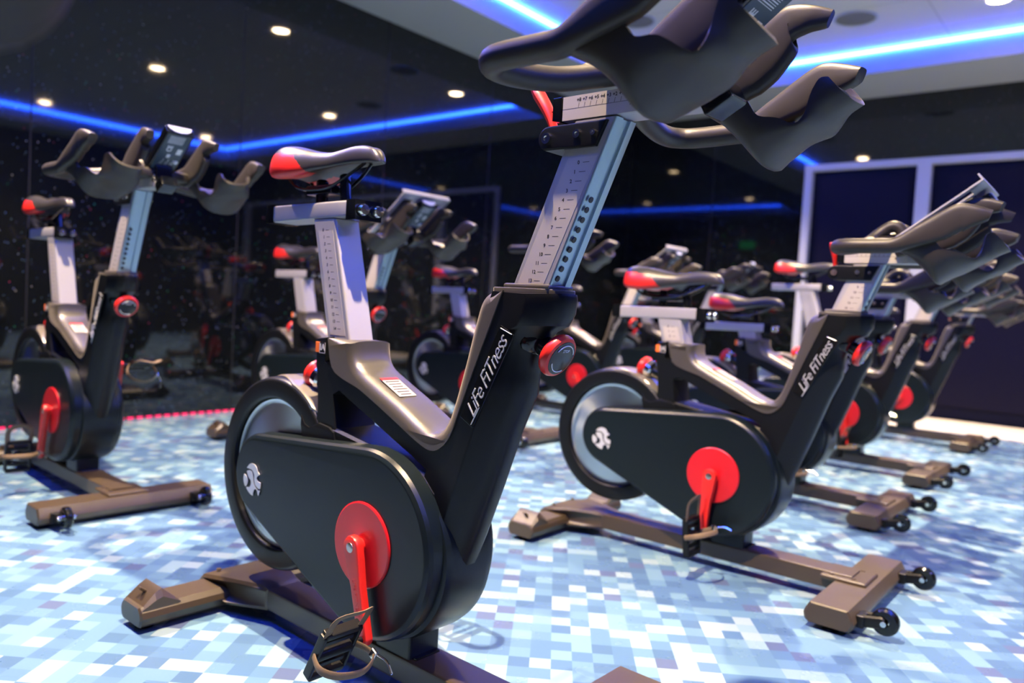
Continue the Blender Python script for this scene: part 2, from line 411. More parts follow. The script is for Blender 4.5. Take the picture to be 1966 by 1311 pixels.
PROTO = {}
def build_proto():
    root = empty('exercise_bike')
    # --- black frame: mast, head tube and lower brace
    mb = MB()
    head_front = [(.376, .748), (.374, .724), (.362, .704), (.340, .694), (.322, .672), (.312, .645), (.309, .615), (.308, .590), (.281, .526), (.246, .425), (.212, .333), (.180, .255)]
    A = pl([(-.226, .646), (-.190, .650), (-.190, .600)], .06) + pl([(-.150, .582), (-.09, .572), (-.04, .552), (.03, .521), (.09, .494), (.13, .484), (.155, .500), (.172, .530), (.20, .61), (.235, .715), (.250, .754)], .0) + \
        [(x_, z_, 1, -.94, -.05) for x_, z_ in [(.374, .755)] + head_front] + pl([(.165, .248), (.10, .30), (.10, .40), (.112, .434), (.082, .448), (-.115, .530), (-.142, .542), (-.158, .534), (-.149, .474), (-.12, .40), (-.28, .38), (-.262, .436), (-.244, .457),
        (-.222, .470), (-.214, .49), (-.216, .53), (-.226, .60)], .06)
    lay = [(-.0505, .064), (-.049, .058), (-.032, .022), (-.020, .006), (-.010, .0005), (.010, .0005), (.020, .006), (.032, .022), (.049, .058), (.0505, .064)]
    mb.layered(A, lay)
    B = pl([(-.205, .474), (-.147, .470), (.06, .440), (.112, .430), (.145, .40), (.15, .33), (.0, .30), (-.2, .35), (-.27, .38), (-.25, .43)])
    mb.layered(B, [(-.052, .006), (-.047, .001), (.047, .001), (.052, .006)])
    web = pl([(-.200, .474), (-.214, .468), (-.230, .461), (-.246, .466), (-.260, .484), (-.261, .462), (-.253, .436), (-.250, .400), (-.20, .37), (-.12, .38), (-.149, .462), (-.165, .470)])
    mb.layered(web, [(-.0570, .004), (-.0555, .0005), (-.050, 0), (.050, 0), (.0555, .0005), (.0570, .004)])
    mb.build('frame', M['black'], root, ang=28)
    # --- grey top insert that follows the Y of the frame
    outer = smooth2([(-.106, .646), (-.103, .618), (-.088, .597), (-.046, .576), (.03, .542), (.095, .510), (.128, .503), (.150, .519), (.166, .552), (.188, .624), (.208, .700), (.222, .740), (.243, .756)], 4)
    inner = smooth2([(.274, .756), (.256, .712), (.220, .625), (.190, .548), (.172, .504), (.150, .480), (.125, .472), (.09, .482), (.03, .509), (-.04, .540), (-.090, .560), (-.130, .570), (-.168, .590), (-.184, .646)], 3)
    mb = MB(); mb.layered(pl(outer) + pl(inner, 0), [(-.0530, .021), (-.0515, .015), (-.0480, .0085), (-.042, .0038), (-.033, .0012), (-.018, 0), (.018, 0), (.033, .0012), (.042, .0038), (.0480, .0085), (.0515, .015), (.0530, .021)])
    mb.build('frame_insert', M['insert'], root, ang=50)
    mb = MB()   # collar plates where the posts enter
    cs_ = [(.246, .044), (.252, .049), (.310, .049), (.352, .030), (.369, .014), (.372, .006)]; cs_ = cs_ + [(a_, -b_) for a_, b_ in reversed(cs_)]
    mb.rings([[Vector((.31 + (a_ - .31) * k_, b_ * k_, z_)) for a_, b_ in cs_] for z_, k_ in ((.752, 1), (.7595, 1), (.761, .98))]); mb.box((.304, 0, .7645), (.094, .066, .008), bev=.003)
    mb.build('head_collar', M['insert'], root)
    # --- head badge plate and script
    a = Vector((.209, 0, .5335)); b = Vector((.2885, 0, .693)); u = (b - a).normalized(); v = Vector((u.z, 0, -u.x))
    mb = MB(); R_ = Matrix((u, Vector((0, 1, 0)), v)).transposed()
    mb.box((a + b) / 2 + Vector((0, -.0515, 0)), ((b - a).length, .003, .033), rot=R_, bev=.0012)
    plate = mb.build('badge_plate', M['gloss'], root)
    mb = MB()
    fwd2 = Vector((u.x, 0, u.z)); upv = Vector((-u.z, 0, u.x))
    add_text(mb, 'LiFe FiTness', .0345, (a + b) / 2 + Vector((0, -.0538, 0)) - upv * .001, fwd2, upv, shear=.5, ext=.0008, bold=-.0004, spacing=.88)
    e0 = a + u * .004 - upv * .012
    mb.tube([e0 + Vector((0, -.0538, 0)), e0 + u * .034 - upv * .001 + Vector((0, -.0538, 0))], .0009, 6)
    mb.tube([b - u * .004 + upv * .013 + Vector((0, -.0535, 0)), b - u * .001 - upv * .012 + Vector((0, -.0535, 0))], .0008, 6)
    mb.build('script_lettering', M['logo'], plate)
    # --- mast badge (orange block and IA)
    mb = MB(); mb.box((-.2185, -.0512, .626), (.013, .002, .021), bev=.0006); mb.mi = 1; mb.box((-.2015, -.0512, .626), (.020, .002, .021), bev=.0006)
    mb.mi = 2; add_text(mb, 'IA', .018, (-.2015, -.0524, .626), (1, 0, 0), (0, 0, 1), ext=.0005, bold=.0004)
    mb.box((-.2015, -.0524, .6150), (.018, .0008, .0012))
    for xx in (-.2105, -.1925): mb.box((xx, -.0524, .626), (.0012, .0008, .020))
    mb.build('mast_badge', [M['orange'], M['black'], M['white']], root)
    # --- warning sticker on the top tube
    mb = MB(); d = Vector((.146, 0, -.068)).normalized(); nrm = Vector((-d.z, 0, d.x))
    R_ = Matrix((d, Vector((0, 1, 0)), nrm)).transposed(); c0 = Vector((-.014, -.008, .5630))
    mb.box(c0 + nrm * .0005, (.058, .042, .0008), rot=R_); mb.mi = 1; mb.box(c0 - d * .033 + nrm * .0005, (.009, .042, .0009), rot=R_)
    mb.mi = 2
    for k in range(6): mb.box(c0 + d * (-.023 + k * .009) + nrm * .0011, (.003, .034 - .004 * (k % 3), .0003), rot=R_)
    mb.build('warning_sticker', [M['label'], M['red'], M['ink']], root)
    # --- drive housing and right/left covers
    mb = MB(); hp = hull2((-.335, .335), .085, (.020, .275), .168, 40)
    mb.layered(hp, [(-.062, .012), (-.056, .003), (-.04, 0), (.04, 0), (.056, .003), (.062, .012)])
    mb.box((.035, 0, .105), (.10, .075, .075), bev=.008)
    mb.build('drive_housing', M['cover'], root, ang=40)
    for s in (-1, 1):
        cp_ = hull2(FC, .080, CC, .166, 40)
        mb = MB(); q = .092 if s < 0 else .078
        mb.layered(cp_, [(s * .05, -.010), (s * (q - .012), -.009), (s * (q - .005), -.005), (s * (q - .001), .0005), (s * (q + .0005), .004)])
        cv = mb.build('side_cover', M['cover'], root, ang=24)
        # round figure mark at the flywheel end of the cover
        mb = MB(); yy = s * (q + .0018); X = lambda x, z: Vector((FC[0] - .010 + x * (-s) * 1, yy, FC[1] - .009 + z)) if s > 0 else Vector((FC[0] - .010 + x, yy, FC[1] - .009 + z))
        r = .034
        def blob(pts):
            vs = [X(x * r, z * r) for x, z in pts]; vs2 = [p + Vector((0, s * .0012, 0)) for p in vs]; mb.rings([vs, vs2], True, True)
        blob(smooth2([(-.62, .62), (-.30, .92), (.1, 1.0), (.45, .88), (.62, .62), (.86, .46), (.62, .30), (.55, .10), (.80, -.02), (.97, -.05), (.98, -.38), (.80, -.44), (.45, -.30), (.28, .0), (.25, .35), (.0, .58), (-.35, .62), (-.62, .62)], 3)[:-1])
        blob(smooth2([(-.62, .40), (-.35, .52), (-.02, .46), (.12, .2), (.18, -.12), (.42, -.42), (.75, -.55), (.96, -.52), (.86, -.75), (.78, -.88), (.62, -.58), (.35, -.55), (.18, -.85), (.15, -1.0), (-.25, -.9), (-.62, -.62), (-.28, -.55), (-.10, -.35), (-.12, -.10), (-.4, .08), (-.62, .40)], 3)[:-1])
        blob(smooth2([(-.92, .18), (-.98, -.1), (-.88, -.42), (-.70, -.58), (-.48, -.30), (-.50, -.08), (-.70, .12), (-.92, .18)], 3)[:-1])
        mb.build('figure_mark', M['logo'], cv)
    # --- flywheel in its ring guard
    mb = MB(); c = (FC[0], 0, FC[1])
    mb.lathe([(.1635, -.050), (.169, -.0545), (.199, -.0545), (.206, -.050), (.2095, -.040), (.2105, -.02), (.2105, .02), (.2095, .040), (.206, .050), (.199, .0545), (.169, .0545), (.1635, .050)], c, (0, -1, 0), 72, ang=(math.radians(-42), math.radians(-42 - 300)))
    gd = mb.build('flywheel_guard', M['black'], root, ang=45)
    mb = MB()   # rear top lip of the guard, coloured pale for the highlight along it
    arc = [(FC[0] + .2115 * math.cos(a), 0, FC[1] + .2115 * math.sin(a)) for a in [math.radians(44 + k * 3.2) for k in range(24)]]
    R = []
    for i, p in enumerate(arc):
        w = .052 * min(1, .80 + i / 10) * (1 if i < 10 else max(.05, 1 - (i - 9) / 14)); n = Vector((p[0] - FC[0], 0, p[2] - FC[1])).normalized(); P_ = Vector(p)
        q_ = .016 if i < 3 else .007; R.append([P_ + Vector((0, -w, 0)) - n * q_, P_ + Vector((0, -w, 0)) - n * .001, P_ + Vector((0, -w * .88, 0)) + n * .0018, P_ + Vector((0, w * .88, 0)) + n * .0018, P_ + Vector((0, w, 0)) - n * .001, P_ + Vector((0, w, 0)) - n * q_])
    mb.rings(R); mb.build('guard_highlight', M['trim'], gd)
    mb = MB(); mb.lathe([(0, -.046), (.04, -.046), (.05, -.042), (.150, -.036), (.160, -.040), (.167, -.034), (.167, .034), (.160, .040), (.150, .036), (.05, .042), (.04, .046), (0, .046)], c, (0, -1, 0), 72)
    mb.build('flywheel', M['fly'], root, ang=30)
    # --- red crank discs
    for s in (-1, 1):
        q = .0940 if s < 0 else .0800
        mb = MB(); mb.lathe([(0, .0), (.076, .0), (.0785, -.0015), (.0785, -.006), (0, -.006)], (CC[0], s * (q + .003), CC[1]), (0, s, 0), 56)
        mb.build('crank_disc', M['reddisc'], root, ang=30)
    # --- cranks and pedals
    for s in (-1, 1):
        y0 = s * .112
        o0 = Vector((CC[0], 0, CC[1]))
        mb = MB()
        # arm outline in x-z, hanging straight down from the axle
        pts = []
        for k in range(13):
            a = PI * k / 12; pts.append((.021 * math.cos(a), .021 * math.sin(a), 1))
        pts += [(-.019, -.03, 1), (-.0145, -.07, 1), (-.0135, -.14, 1)]
        for k in range(9):
            a = PI + PI * k / 8; pts.append((.0135 * math.cos(a), -.160 + .0135 * math.sin(a), 1))
        pts += [(.0135, -.14, 1), (.0145, -.07, 1), (.019, -.03, 1)]
        mb.layered(pts, [(y0 - .009, .005), (y0 - .0075, .0015), (y0 - .004, 0), (y0 + .004, 0), (y0 + .0075, .0015), (y0 + .009, .005)])
        mb.lathe([(0, -.012), (.014, -.012), (.014, .012), (0, .012)], (0, s * .098, 0), (0, 1, 0), 20)
        mb.mi = 1; mb.lathe([(0, .0105), (.006, .0105), (.009, .0095), (.0095, .008), (0, .008)], (0, y0, 0), (0, s, 0), 20)
        if s < 0:
            mb.mi = 2; add_text(mb, 'LIFE FITNESS', .012, (0, y0 - .0093, -.088), (0, 0, -1), (1, 0, 0), ext=.0003)
        arm = mb.build('crank_arm', [M['red'], M['steel'], M['reddisc']], root, ang=40)
        arm.location = o0
        # pedal: caged platform with toe basket and strap
        mb = MB(); yc = s * .062; L_ = .048; Wd = .036
        mb.tube([(0, 0, 0), (0, s * .10, 0)], .006, 12); mb.tube([(0, s * .03, 0), (0, s * .095, 0)], .011, 14)
        for xx in (-1, 1):
            mb.box((xx * L_, yc, 0), (.012, Wd * 2, .020), bev=.003)
            mb.box((xx * L_ * .55, yc, 0), (.010, Wd * 1.7, .008), bev=.002)
        for yy in (-1, 1): mb.box((0, yc + yy * Wd, 0), (L_ * 2, .008, .018), bev=.003)
        mb.mi = 2; mb.box((.0, yc, .013), (.034, .024, .008), bev=.002); mb.box((.012, yc, .018), (.008, .018, .006), bev=.002)
        mb.tube([(-.022, yc - .01, .012), (-.03, yc, .02), (-.022, yc + .01, .012)], .0025, 8)
        mb.mi = 1
        # toe basket band and strap, hanging below the platform
        bp = catmull([(L_, yc - .034, -.004), (L_ + .045, yc - .032, -.010), (L_ + .062, yc, -.022), (L_ + .045, yc + .032, -.010), (L_, yc + .034, -.004)], 6)
        mb.tube(bp, .006, 8, sq=(.35, 1.3), up=(0, 0, 1))
        bp = catmull([(.0, yc - .038, .004), (.012, yc - .052, -.035), (.018, yc - .030, -.062), (.018, yc + .015, -.068), (.014, yc + .050, -.042), (.0, yc + .040, .004)], 6)
        mb.tube(bp, .0065, 8, sq=(1.1, .3), up=(1, 0, 0))
        mb.mi = 2; mb.box((.018, yc + .048, -.045), (.018, .006, .014), bev=.002)
        mb.tube(catmull([(.018, yc + .052, -.046), (.022, yc + .058, -.070), (.016, yc + .056, -.092)], 5), .0022, 6)
        pd = mb.build('pedal', [M['black'], M['strap'], M['chrome']], arm, ang=40)
        pd.location = (0, s * .118, -.160)
    # --- base
    mb = MB(); mb.layered([(-.50, .030, 1), (.38, .030, 1), (.38, .078, 1), (-.50, .078, 1)], [(-.042, .007), (-.040, .002), (-.034, 0), (.034, 0), (.040, .002), (.042, .007)])
    mb.build('base_beam', M['base'], root)
    mb = MB(); mb.box((.035, 0, .0775), (.12, .06, .010), bev=.003); mb.box((-.06, -.018, .0795), (.10, .010, .004)); mb.box((-.06, .018, .0795), (.10, .010, .004)); mb.build('beam_cap', M['gloss'], root)
    def foot(x0, x1, zt, name):
        mb = MB(); sec = [(x0, .034), (x0 + .004, .046), (x0 + .014, zt), (x1 - .014, zt), (x1 - .004, .046), (x1, .034), (x1 - .004, .020), (x1 - .012, .013), (x0 + .012, .013), (x0 + .004, .020)]
        R = []
        for y, k in ((-.266, .90), (-.262, 1), (.262, 1), (.266, .90)):
            cxm = (x0 + x1) / 2; R.append([Vector((cxm + (x - cxm) * k, y, .034 + (z - .034) * k)) for x, z in sec])
        mb.rings(R); return mb
    mb = foot(-.592, -.490, .056, 'rear')
    for s in (-1, 1):
        R = []
        for x, k in ((-.586, .0), (-.578, 1), (-.504, 1), (-.496, .0)):
            R.append([Vector((x, s * .262, .050)), Vector((x, s * .232, .050 + .030 * max(k, .55))), Vector((x, s * .218, .052 + .036 * max(k, .55))), Vector((x, s * .178, .052)), Vector((x, s * .2, .04))])
        mb.rings(R)
        mb.box((-.54, s * .238, .0765), (.012, .030, .006), rot=rotm('X', s * 38), bev=.002)
    mb.build('rear_foot', M['base'], root, ang=25)
    mb = MB()  # saddle casting over the rear foot
    mb.layered([(-.600, .028, 1), (-.604, .050, 1), (-.585, .066, 1), (-.50, .082, 1), (-.40, .083, 1), (-.375, .078, 1), (-.375, .03, 1), (-.48, .022, 1)], [(-.085, .008), (-.080, .001), (-.05, 0), (.05, 0), (.080, .001), (.085, .008)])
    for yy in (-.055, .055): mb.lathe([(0, .004), (.005, .004), (.006, 0), (0, 0)], (-.565, yy, .073), (0, 0, 1), 12)
    o = mb.build('rear_bracket', M['base'], root, ang=25)
    me = o.data
    for v in me.vertices:
        if v.co.x > -.47: v.co.y *= .52
    mb = foot(.331, .447, .064, 'front'); mb.build('front_foot', M['base'], root, ang=25)
    mb = MB(); mb.box((.362, 0, .066), (.115, .125, .014), bev=.005, seg=3)
    for xx, yy in ((.385, -.045), (.385, .045), (.33, -.045), (.33, .045)): mb.lathe([(0, .003), (.005, .003), (.006, 0), (0, 0)], (xx, yy, .073), (0, 0, 1), 12)
    mb.build('front_bracket', M['base'], root)
    for s in (-1, 1):
        mb = MB(); mb.tube([(.44, s * .195, .035), (.498, s * .195, .045)], .013, 8, sq=(.5, 1.1)); mb.tube([(.44, s * .225, .035), (.498, s * .225, .045)], .013, 8, sq=(.5, 1.1))
        mb.box((.452, s * .21, .036), (.02, .05, .03), bev=.004)
        bk = mb.build('wheel_fork', M['black'], root)
        mb = MB(); mb.lathe([(.010, -.011), (.026, -.011), (.031, -.007), (.032, 0), (.031, .007), (.026, .011), (.010, .011)], (0, 0, 0), (0, 1, 0), 28)
        mb.mi = 1; mb.lathe([(0, -.024), (.0065, -.024), (.0075, -.021), (.0075, .021), (.0065, .024), (0, .024)], (0, 0, 0), (0, 1, 0), 14)
        w_ = mb.build('transport_wheel', [M['gloss'], M['chrome']], root); w_.location = (.502, s * .21, .045)
    for x, y in ((-.541, -.235), (-.541, .235), (.389, -.235), (.389, .235)):
        mb = MB(); mb.lathe([(0, 0), (.020, 0), (.021, .005), (.012, .010), (.008, .016), (0, .016)], (x, y, 0), (0, 0, 1), 16); mb.build('leveling_foot', M['gloss'], root)
    # --- resistance knob on the head tube
    ax = Vector((.905, 0, -.425)).normalized(); kc = Vector((.352, 0, .657))
    mb = MB(); mb.lathe([(0, -.085), (.036, -.085), (.034, -.050), (.026, -.038), (.0215, -.034), (.0175, -.032), (.0175, -.010), (0, -.010)], kc, ax, 32)
    ks = mb.build('resistance_stem', M['gloss'], root)
    mb = MB(); mb.lathe([(.019, -.014), (.028, -.013), (.034, -.009), (.0365, -.003), (.0365, .002), (.034, .007), (.029, .009)], kc, ax, 36)
    mb.build('knob_grip', M['red'], ks)
    mb = MB(); mb.lathe([(0, .0115), (.020, .011), (.029, .0095), (.0300, .008), (.0300, .002), (0, .002)], kc, ax, 36)
    mb.mi = 1
    e1 = Vector((0, 1, 0)); e2 = ax.cross(e1)
    for a0, a1 in ((20, 150), (200, 300)):
        pth = [kc + ax * .0112 + (e1 * math.cos(math.radians(a)) + e2 * math.sin(math.radians(a))) * .0235 for a in range(a0, a1, 6)]
        mb.tube(pth, .0009, 6)
    add_text(mb, 'STOP', .007, kc + ax * .0118 + e2 * .014, e1, e2, ext=.0003)
    mb.build('knob_face', [M['gloss'], M['logo']], ks)
    # --- saddle post clamp knob
    kc2 = Vector((-.288, 0, .563)); ax2 = Vector((-.93, 0, .36)).normalized()
    mb = MB(); mb.lathe([(0, -.085), (.020, -.085), (.020, -.02), (0, -.02)], kc2, ax2, 24); k2 = mb.build('mast_knob', M['gloss'], root)
    mb = MB(); mb.lathe([(0, .014), (.022, .013), (.031, .006), (.033, -.004), (.028, -.014), (0, -.014)], kc2, ax2, 28); mb.build('knob_grip', M['red'], k2)
    mb = MB(); mb.lathe([(.019, -.013), (.028, -.013), (.029, -.030), (.024, -.036), (.019, -.036)], kc2, ax2, 28); mb.build('knob_ring', M['chrome'], k2)
    # ================= seat group (positions of the near bike; moved along the post for others)
    seat = []
    mb = MB(); mb.layered([(-.445, .884, 1), (-.160, .889, 1), (-.158, .922, 1), (-.442, .920, 1)], [(-.0325, .005), (-.031, .0015), (-.028, 0), (.028, 0), (.031, .0015), (.0325, .005)])
    ss = mb.build('seat_slider', M['alu'], root); seat.append(ss)
    for x0, x1 in ((-.459, -.430), (-.172, -.140)):
        mb = MB(); mb.layered([(x0, .882, 1), (x1, .882, 1), (x1, .924, 1), (x0, .924, 1)], [(-.0345, .005), (-.033, .001), (.033, .001), (.0345, .005)]); mb.build('end_cap', M['gloss'], ss)
    mb = MB(); mb.lathe([(0, .012), (.010, .011), (.012, .006), (.012, 0), (0, 0)], (-.139, -.018, .903), (1, 0, 0), 16); mb.lathe([(0, .012), (.010, .011), (.012, .006), (.012, 0), (0, 0)], (-.139, .018, .903), (1, 0, 0), 16); mb.build('clamp_bolt', M['chrome'], ss)
    mb = MB(); mb.tube([(-.300, 0, .92), (-.300, 0, .968)], .013, 16); mb.tube([(-.215, 0, .92), (-.222, 0, .975)], .012, 16); mb.box((-.285, 0, .950), (.09, .045, .020), bev=.005)
    for s in (-1, 1):
        mb.tube(catmull([(-.390, s * .030, .985), (-.365, s * .026, .962), (-.33, s * .022, .952), (-.25, s * .022, .952), (-.19, s * .016, .975), (-.150, s * .008, .997)], 6), .0035, 8)
    sr_ = mb.build('saddle_rails', M['gloss'], root); seat.append(sr_)
    # saddle
    xs = [-.498, -.490, -.47, -.44, -.40, -.36, -.32, -.28, -.24, -.20, -.16, -.13, -.113, -.106]
    top = [1.010, 1.030, 1.041, 1.044, 1.041, 1.034, 1.027, 1.024, 1.028, 1.032, 1.031, 1.025, 1.013, 1.002]
    hw = [.028, .052, .070, .078, .077, .066, .050, .037, .029, .025, .023, .020, .014, .006]
    bot = [.996, .985, .976, .972, .972, .977, .985, .990, .994, .996, .996, .996, .996, .998]
    xs = [-.106 + (x_ + .106) * .805 for x_ in xs]
    Pf = catmull([(a_, b_, 0) for a_, b_ in zip(xs, top)], 12); Wf = catmull([(a_, b_, 0) for a_, b_ in zip(xs, hw)], 12); Bf = catmull([(a_, b_, 0) for a_, b_ in zip(xs, bot)], 12)
    xs = [p.x for p in Pf]; top = [p.y for p in Pf]; hw = [p.y for p in Wf]; bot = [p.y for p in Bf]
    R = []
    for x, t_, w, b_ in zip(xs, top, hw, bot):
        ring = []
        hh = t_ - b_
        for yy, zz in ((0, 1 - .10), (.35, 1.0), (.68, .93), (.90, .68), (1.0, .36), (.98, .10), (.80, .0), (.4, .06), (0, .10)):
            ring.append((yy * w * .94, b_ + zz * hh - (.012 * (1 if yy < .1 and zz > .5 and x < -.22 else 0)) * .6))
        full = ring + [(-y, z) for y, z in reversed(ring[1:-1])]
        full = [(p.x, p.y) for p in catmull([(y, z, 0) for y, z in full + [full[0]]], 6)[:-1]]
        R.append([Vector((x, y, z)) for y, z in full])
    mb = MB(); mb.rings(R)
    for f in mb.bm.faces:
        cc = f.calc_center_median()
        if cc.x < -.278 and abs(cc.y) > .022 and cc.z < 1.026 - .9 * max(0, cc.x + .325) - .10 * max(0, cc.x + .40): f.material_index = 1
    sd = mb.build('saddle', [M['saddle'], M['red']], root, ang=80, wn=False); seat.append(sd)
    # ================= handlebar group
    bars = []
    mb = MB(); mb.layered([(.352, .020 + 1.0, 1), (.582, 1.018, 1), (.582, 1.056, 1), (.352, 1.056, 1)], [(-.0275, .005), (-.026, .0015), (-.023, 0), (.023, 0), (.026, .0015), (.0275, .005)])
    hs = mb.build('bar_slider', M['alu'], root); bars.append(hs)
    mb = MB(); mb.layered([(.334, 1.021, 1), (.353, 1.017, 1), (.353, 1.058, 1), (.334, 1.058, 1)], [(-.029, .004), (-.0275, .001), (.0275, .001), (.029, .004)]); mb.box((.343, 0, 1.036), (.0202, .056, .0012)); mb.build('end_cap', M['gloss'], hs)
    mb = MB(); yy = -.0278
    mb.box((.43, yy, 1.0375), (.15, .0006, .036)); mb.mi = 1
    mb.box((.43, yy - .0003, 1.0365), (.15, .0001, .0006))
    for k in range(8):
        xk = .385 + k * .0108
        mb.box((xk, yy - .0003, 1.0405), (.0007, .0001, .007), rot=rotm('Y', 12)); add_text(mb, '+%d' % (8 - k), .0075, (xk, yy - .00035, 1.0485), (1, 0, 0), (0, 0, 1), ext=.00004, bold=.00025)
    mb.rings([[Vector((.4785 + dx, yy - .0006 + o_, 1.030 + dz)) for dx, dz in ((-.003, 0), (.003, 0), (0, .005))] for o_ in (0, .0004)])
    mb.build('scale_decal', [M['label'], M['ink']], hs)
    # bracket with bolts and red lever
    mb = MB()
    br = [(.330, .974), (.425, .974), (.444, 1.013), (.334, 1.013)] + [(.334 - .0195 * math.sin(PI * k / 8) , .9935 + .0195 * math.cos(PI * k / 8)) for k in range(1, 8)]
    mb.layered(pl(br), [(-.036, .004), (-.0345, .001), (.0345, .001), (.036, .004)])
    bk = mb.build('slider_bracket', M['black'], root); bars.append(bk)
    mb = MB()
    for x, z, r in ((.333, .9935, .0085), (.391, .995, .0065), (.421, .9945, .0045)):
        mb.lathe([(0, .0005), (r * .45, .0005), (r * .5, .003), (r, .003), (r, -.002), (0, -.002)], (x, -.0365, z), (0, -1, 0), 18)
        mb.lathe([(0, .0005), (r * .45, .0005), (r * .5, .003), (r, .003), (r, -.002), (0, -.002)], (x, .0365, z), (0, 1, 0), 18)
    mb.build('bolt', M['chrome'], bk)
    mb = MB(); lp = catmull([(.322, 0, 1.005), (.312, 0, 1.030), (.300, 0, 1.052), (.284, 0, 1.074), (.274, 0, 1.088)], 5)
    mb.tube(lp, [.008, .009, .012, .013, .010], 12, sq=(1.1, .75)); lv = mb.build('quick_lever', M['red'], root, origin=(.322, 0, 1.0)); bars.append(lv)
    # the bar itself
    mb = MB()
    for s in (-1, 1):
        P_ = catmull([(.470, s * .015, 1.082), (.436, s * .055, 1.070), (.408, s * .115, 1.054), (.396, s * .180, 1.045), (.394, s * .222, 1.043), (.405, s * .245, 1.043), (.430, s * .256, 1.043), (.490, s * .256, 1.043), (.530, s * .254, 1.046), (.570, s * .252, 1.070), (.610, s * .250, 1.096), (.640, s * .249, 1.114), (.656, s * .248, 1.117), (.680, s * .247, 1.111), (.704, s * .244, 1.102)], 5)
        n = len(P_); sq = []
        for i in range(n):
            t = i / (n - 1)
            sq.append((1, 1) if t < .55 else (1 - .35 * min(1, (t - .55) * 4), 1 + .45 * min(1, (t - .55) * 4)))
        def sec(P_, a, b, n_=20, ex=None):
            R = []; m = len(P_)
            for i, p in enumerate(P_):
                t = (P_[min(i + 1, m - 1)] - P_[max(i - 1, 0)]).normalized(); w = Vector((0, 0, 1)); side = t.cross(w).normalized(); up_ = side.cross(t).normalized()
                aa = a[i]; bb = b[i]
                e_ = ex[i] if ex else 1
                fc = lambda q: math.copysign(abs(q) ** e_, q)
                R.append([p + side * fc(math.cos(2 * PI * k / n_)) * aa + up_ * (fc(math.sin(2 * PI * k / n_)) * bb - (bb - .017)) for k in range(n_)])
            return R
        A_ = [.0175] * n; B_ = [.0175] * n
        for i in range(n):
            t = i / (n - 1)
            if t > .58: f_ = min(1, (t - .58) / .12); A_[i] = .0175 - .0035 * f_; B_[i] = .0175 + .012 * f_
            if t > .90: g_ = (t - .90) / .10; A_[i] *= 1 - .10 * g_; B_[i] *= 1 - .62 * g_
        mb.rings(sec(P_, A_, B_, ex=[1 - .42 * max(0, min(1, (i / (n - 1) - .52) / .12)) for i in range(n)]))
        Q_ = catmull([(.490, s * .060, 1.045), (.515, s * .078, 1.068), (.547, s * .088, 1.082), (.590, s * .090, 1.112), (.628, s * .090, 1.138), (.650, s * .090, 1.151), (.663, s * .090, 1.152), (.685, s * .092, 1.147), (.706, s * .096, 1.139)], 5)
        n = len(Q_); A_ = [.0125] * n; B_ = [.024] * n
        for i in range(n):
            t = i / (n - 1)
            B_[i] = .017 + .023 * min(1, t / .35) - .029 * max(0, (t - .42) / .58)
            if t > .84: g_ = (t - .84) / .16; A_[i] *= 1 - .2 * g_
        mb.rings(sec(Q_, A_, B_, ex=[.55] * n))
        # bottle cup: U shaped trough between the two horns
        Si = [(.510, .062, 1.054), (.530, .072, 1.058), (.555, .085, 1.068), (.585, .090, 1.067), (.600, .093, 1.045), (.614, .096, 1.026), (.640, .100, 1.021), (.664, .105, 1.011), (.677, .109, 1.026), (.682, .110, 1.050), (.692, .112, 1.071), (.704, .115, 1.073)]
        Sb = [(.525, .165, 1.036), (.548, .168, 1.022), (.576, .170, .993), (.603, .170, .962), (.616, .170, .968), (.630, .168, .978), (.650, .165, .990), (.676, .160, 1.004), (.692, .157, 1.013), (.703, .155, 1.020), (.717, .153, 1.030), (.737, .150, 1.040)]
        So = [(.520, .256, 1.038), (.545, .256, 1.040), (.570, .254, 1.054), (.592, .252, 1.058), (.608, .251, 1.050), (.621, .248, 1.036), (.645, .239, 1.036), (.677, .222, 1.017), (.690, .216, 1.030), (.694, .212, 1.050), (.698, .209, 1.072), (.710, .205, 1.076)]
        S = list(zip(Si, Sb, So))
        R = []
        for a, b, c in S:
            a, b, c = [Vector((p[0], s * p[1], p[2])) for p in (a, b, c)]
            row = []
            for k in range(17):
                t = k / 16; an = PI * (1 - t)                      # superellipse from a over b to c
                cth = math.copysign(abs(math.cos(an)) ** .78, math.cos(an)); sth = math.sin(an) ** .78
                mid = (a + c) / 2; half = (c - a) / 2
                row.append(mid + half * (1 if cth > 0 else 1) * cth + (b - mid) * sth)
            R.append(row)
        # smooth along the trough
        m_ = len(R); RR = []
        cols = [catmull([R[i][k] for i in range(m_)], 3) for k in range(17)]
        RR = [[cols[k][i] for k in range(17)] for i in range(len(cols[0]))]
        tmp = bmesh.new(); V = [[tmp.verts.new(p) for p in r] for r in RR]
        for u_, v_ in zip(V[:-1], V[1:]):
            for k in range(16): tmp.faces.new([u_[k], u_[k + 1], v_[k + 1], v_[k]])
        bmesh.ops.recalc_face_normals(tmp, faces=tmp.faces)
        tmp.normal_update()
        cen = Vector((.62, s * .17, 1.06))
        fsum = sum((f.calc_center_median() - cen).dot(f.normal) for f in tmp.faces)
        if fsum < 0: bmesh.ops.reverse_faces(tmp, faces=tmp.faces); tmp.normal_update()
        th = .008; outv = [[mb.bm.verts.new(v.co) for v in r] for r in V]; inv = [[mb.bm.verts.new(v.co - v.normal * th) for v in r] for r in V]
        nr, nc = len(V), 17
        for i in range(nr - 1):
            for k in range(nc - 1):
                mb._face([outv[i][k], outv[i][k + 1], outv[i + 1][k + 1], outv[i + 1][k]]); mb._face([inv[i][k], inv[i + 1][k], inv[i + 1][k + 1], inv[i][k + 1]])
        for i in range(nr - 1):
            mb._face([outv[i][0], outv[i + 1][0], inv[i + 1][0], inv[i][0]]); mb._face([outv[i][-1], inv[i][-1], inv[i + 1][-1], outv[i + 1][-1]])
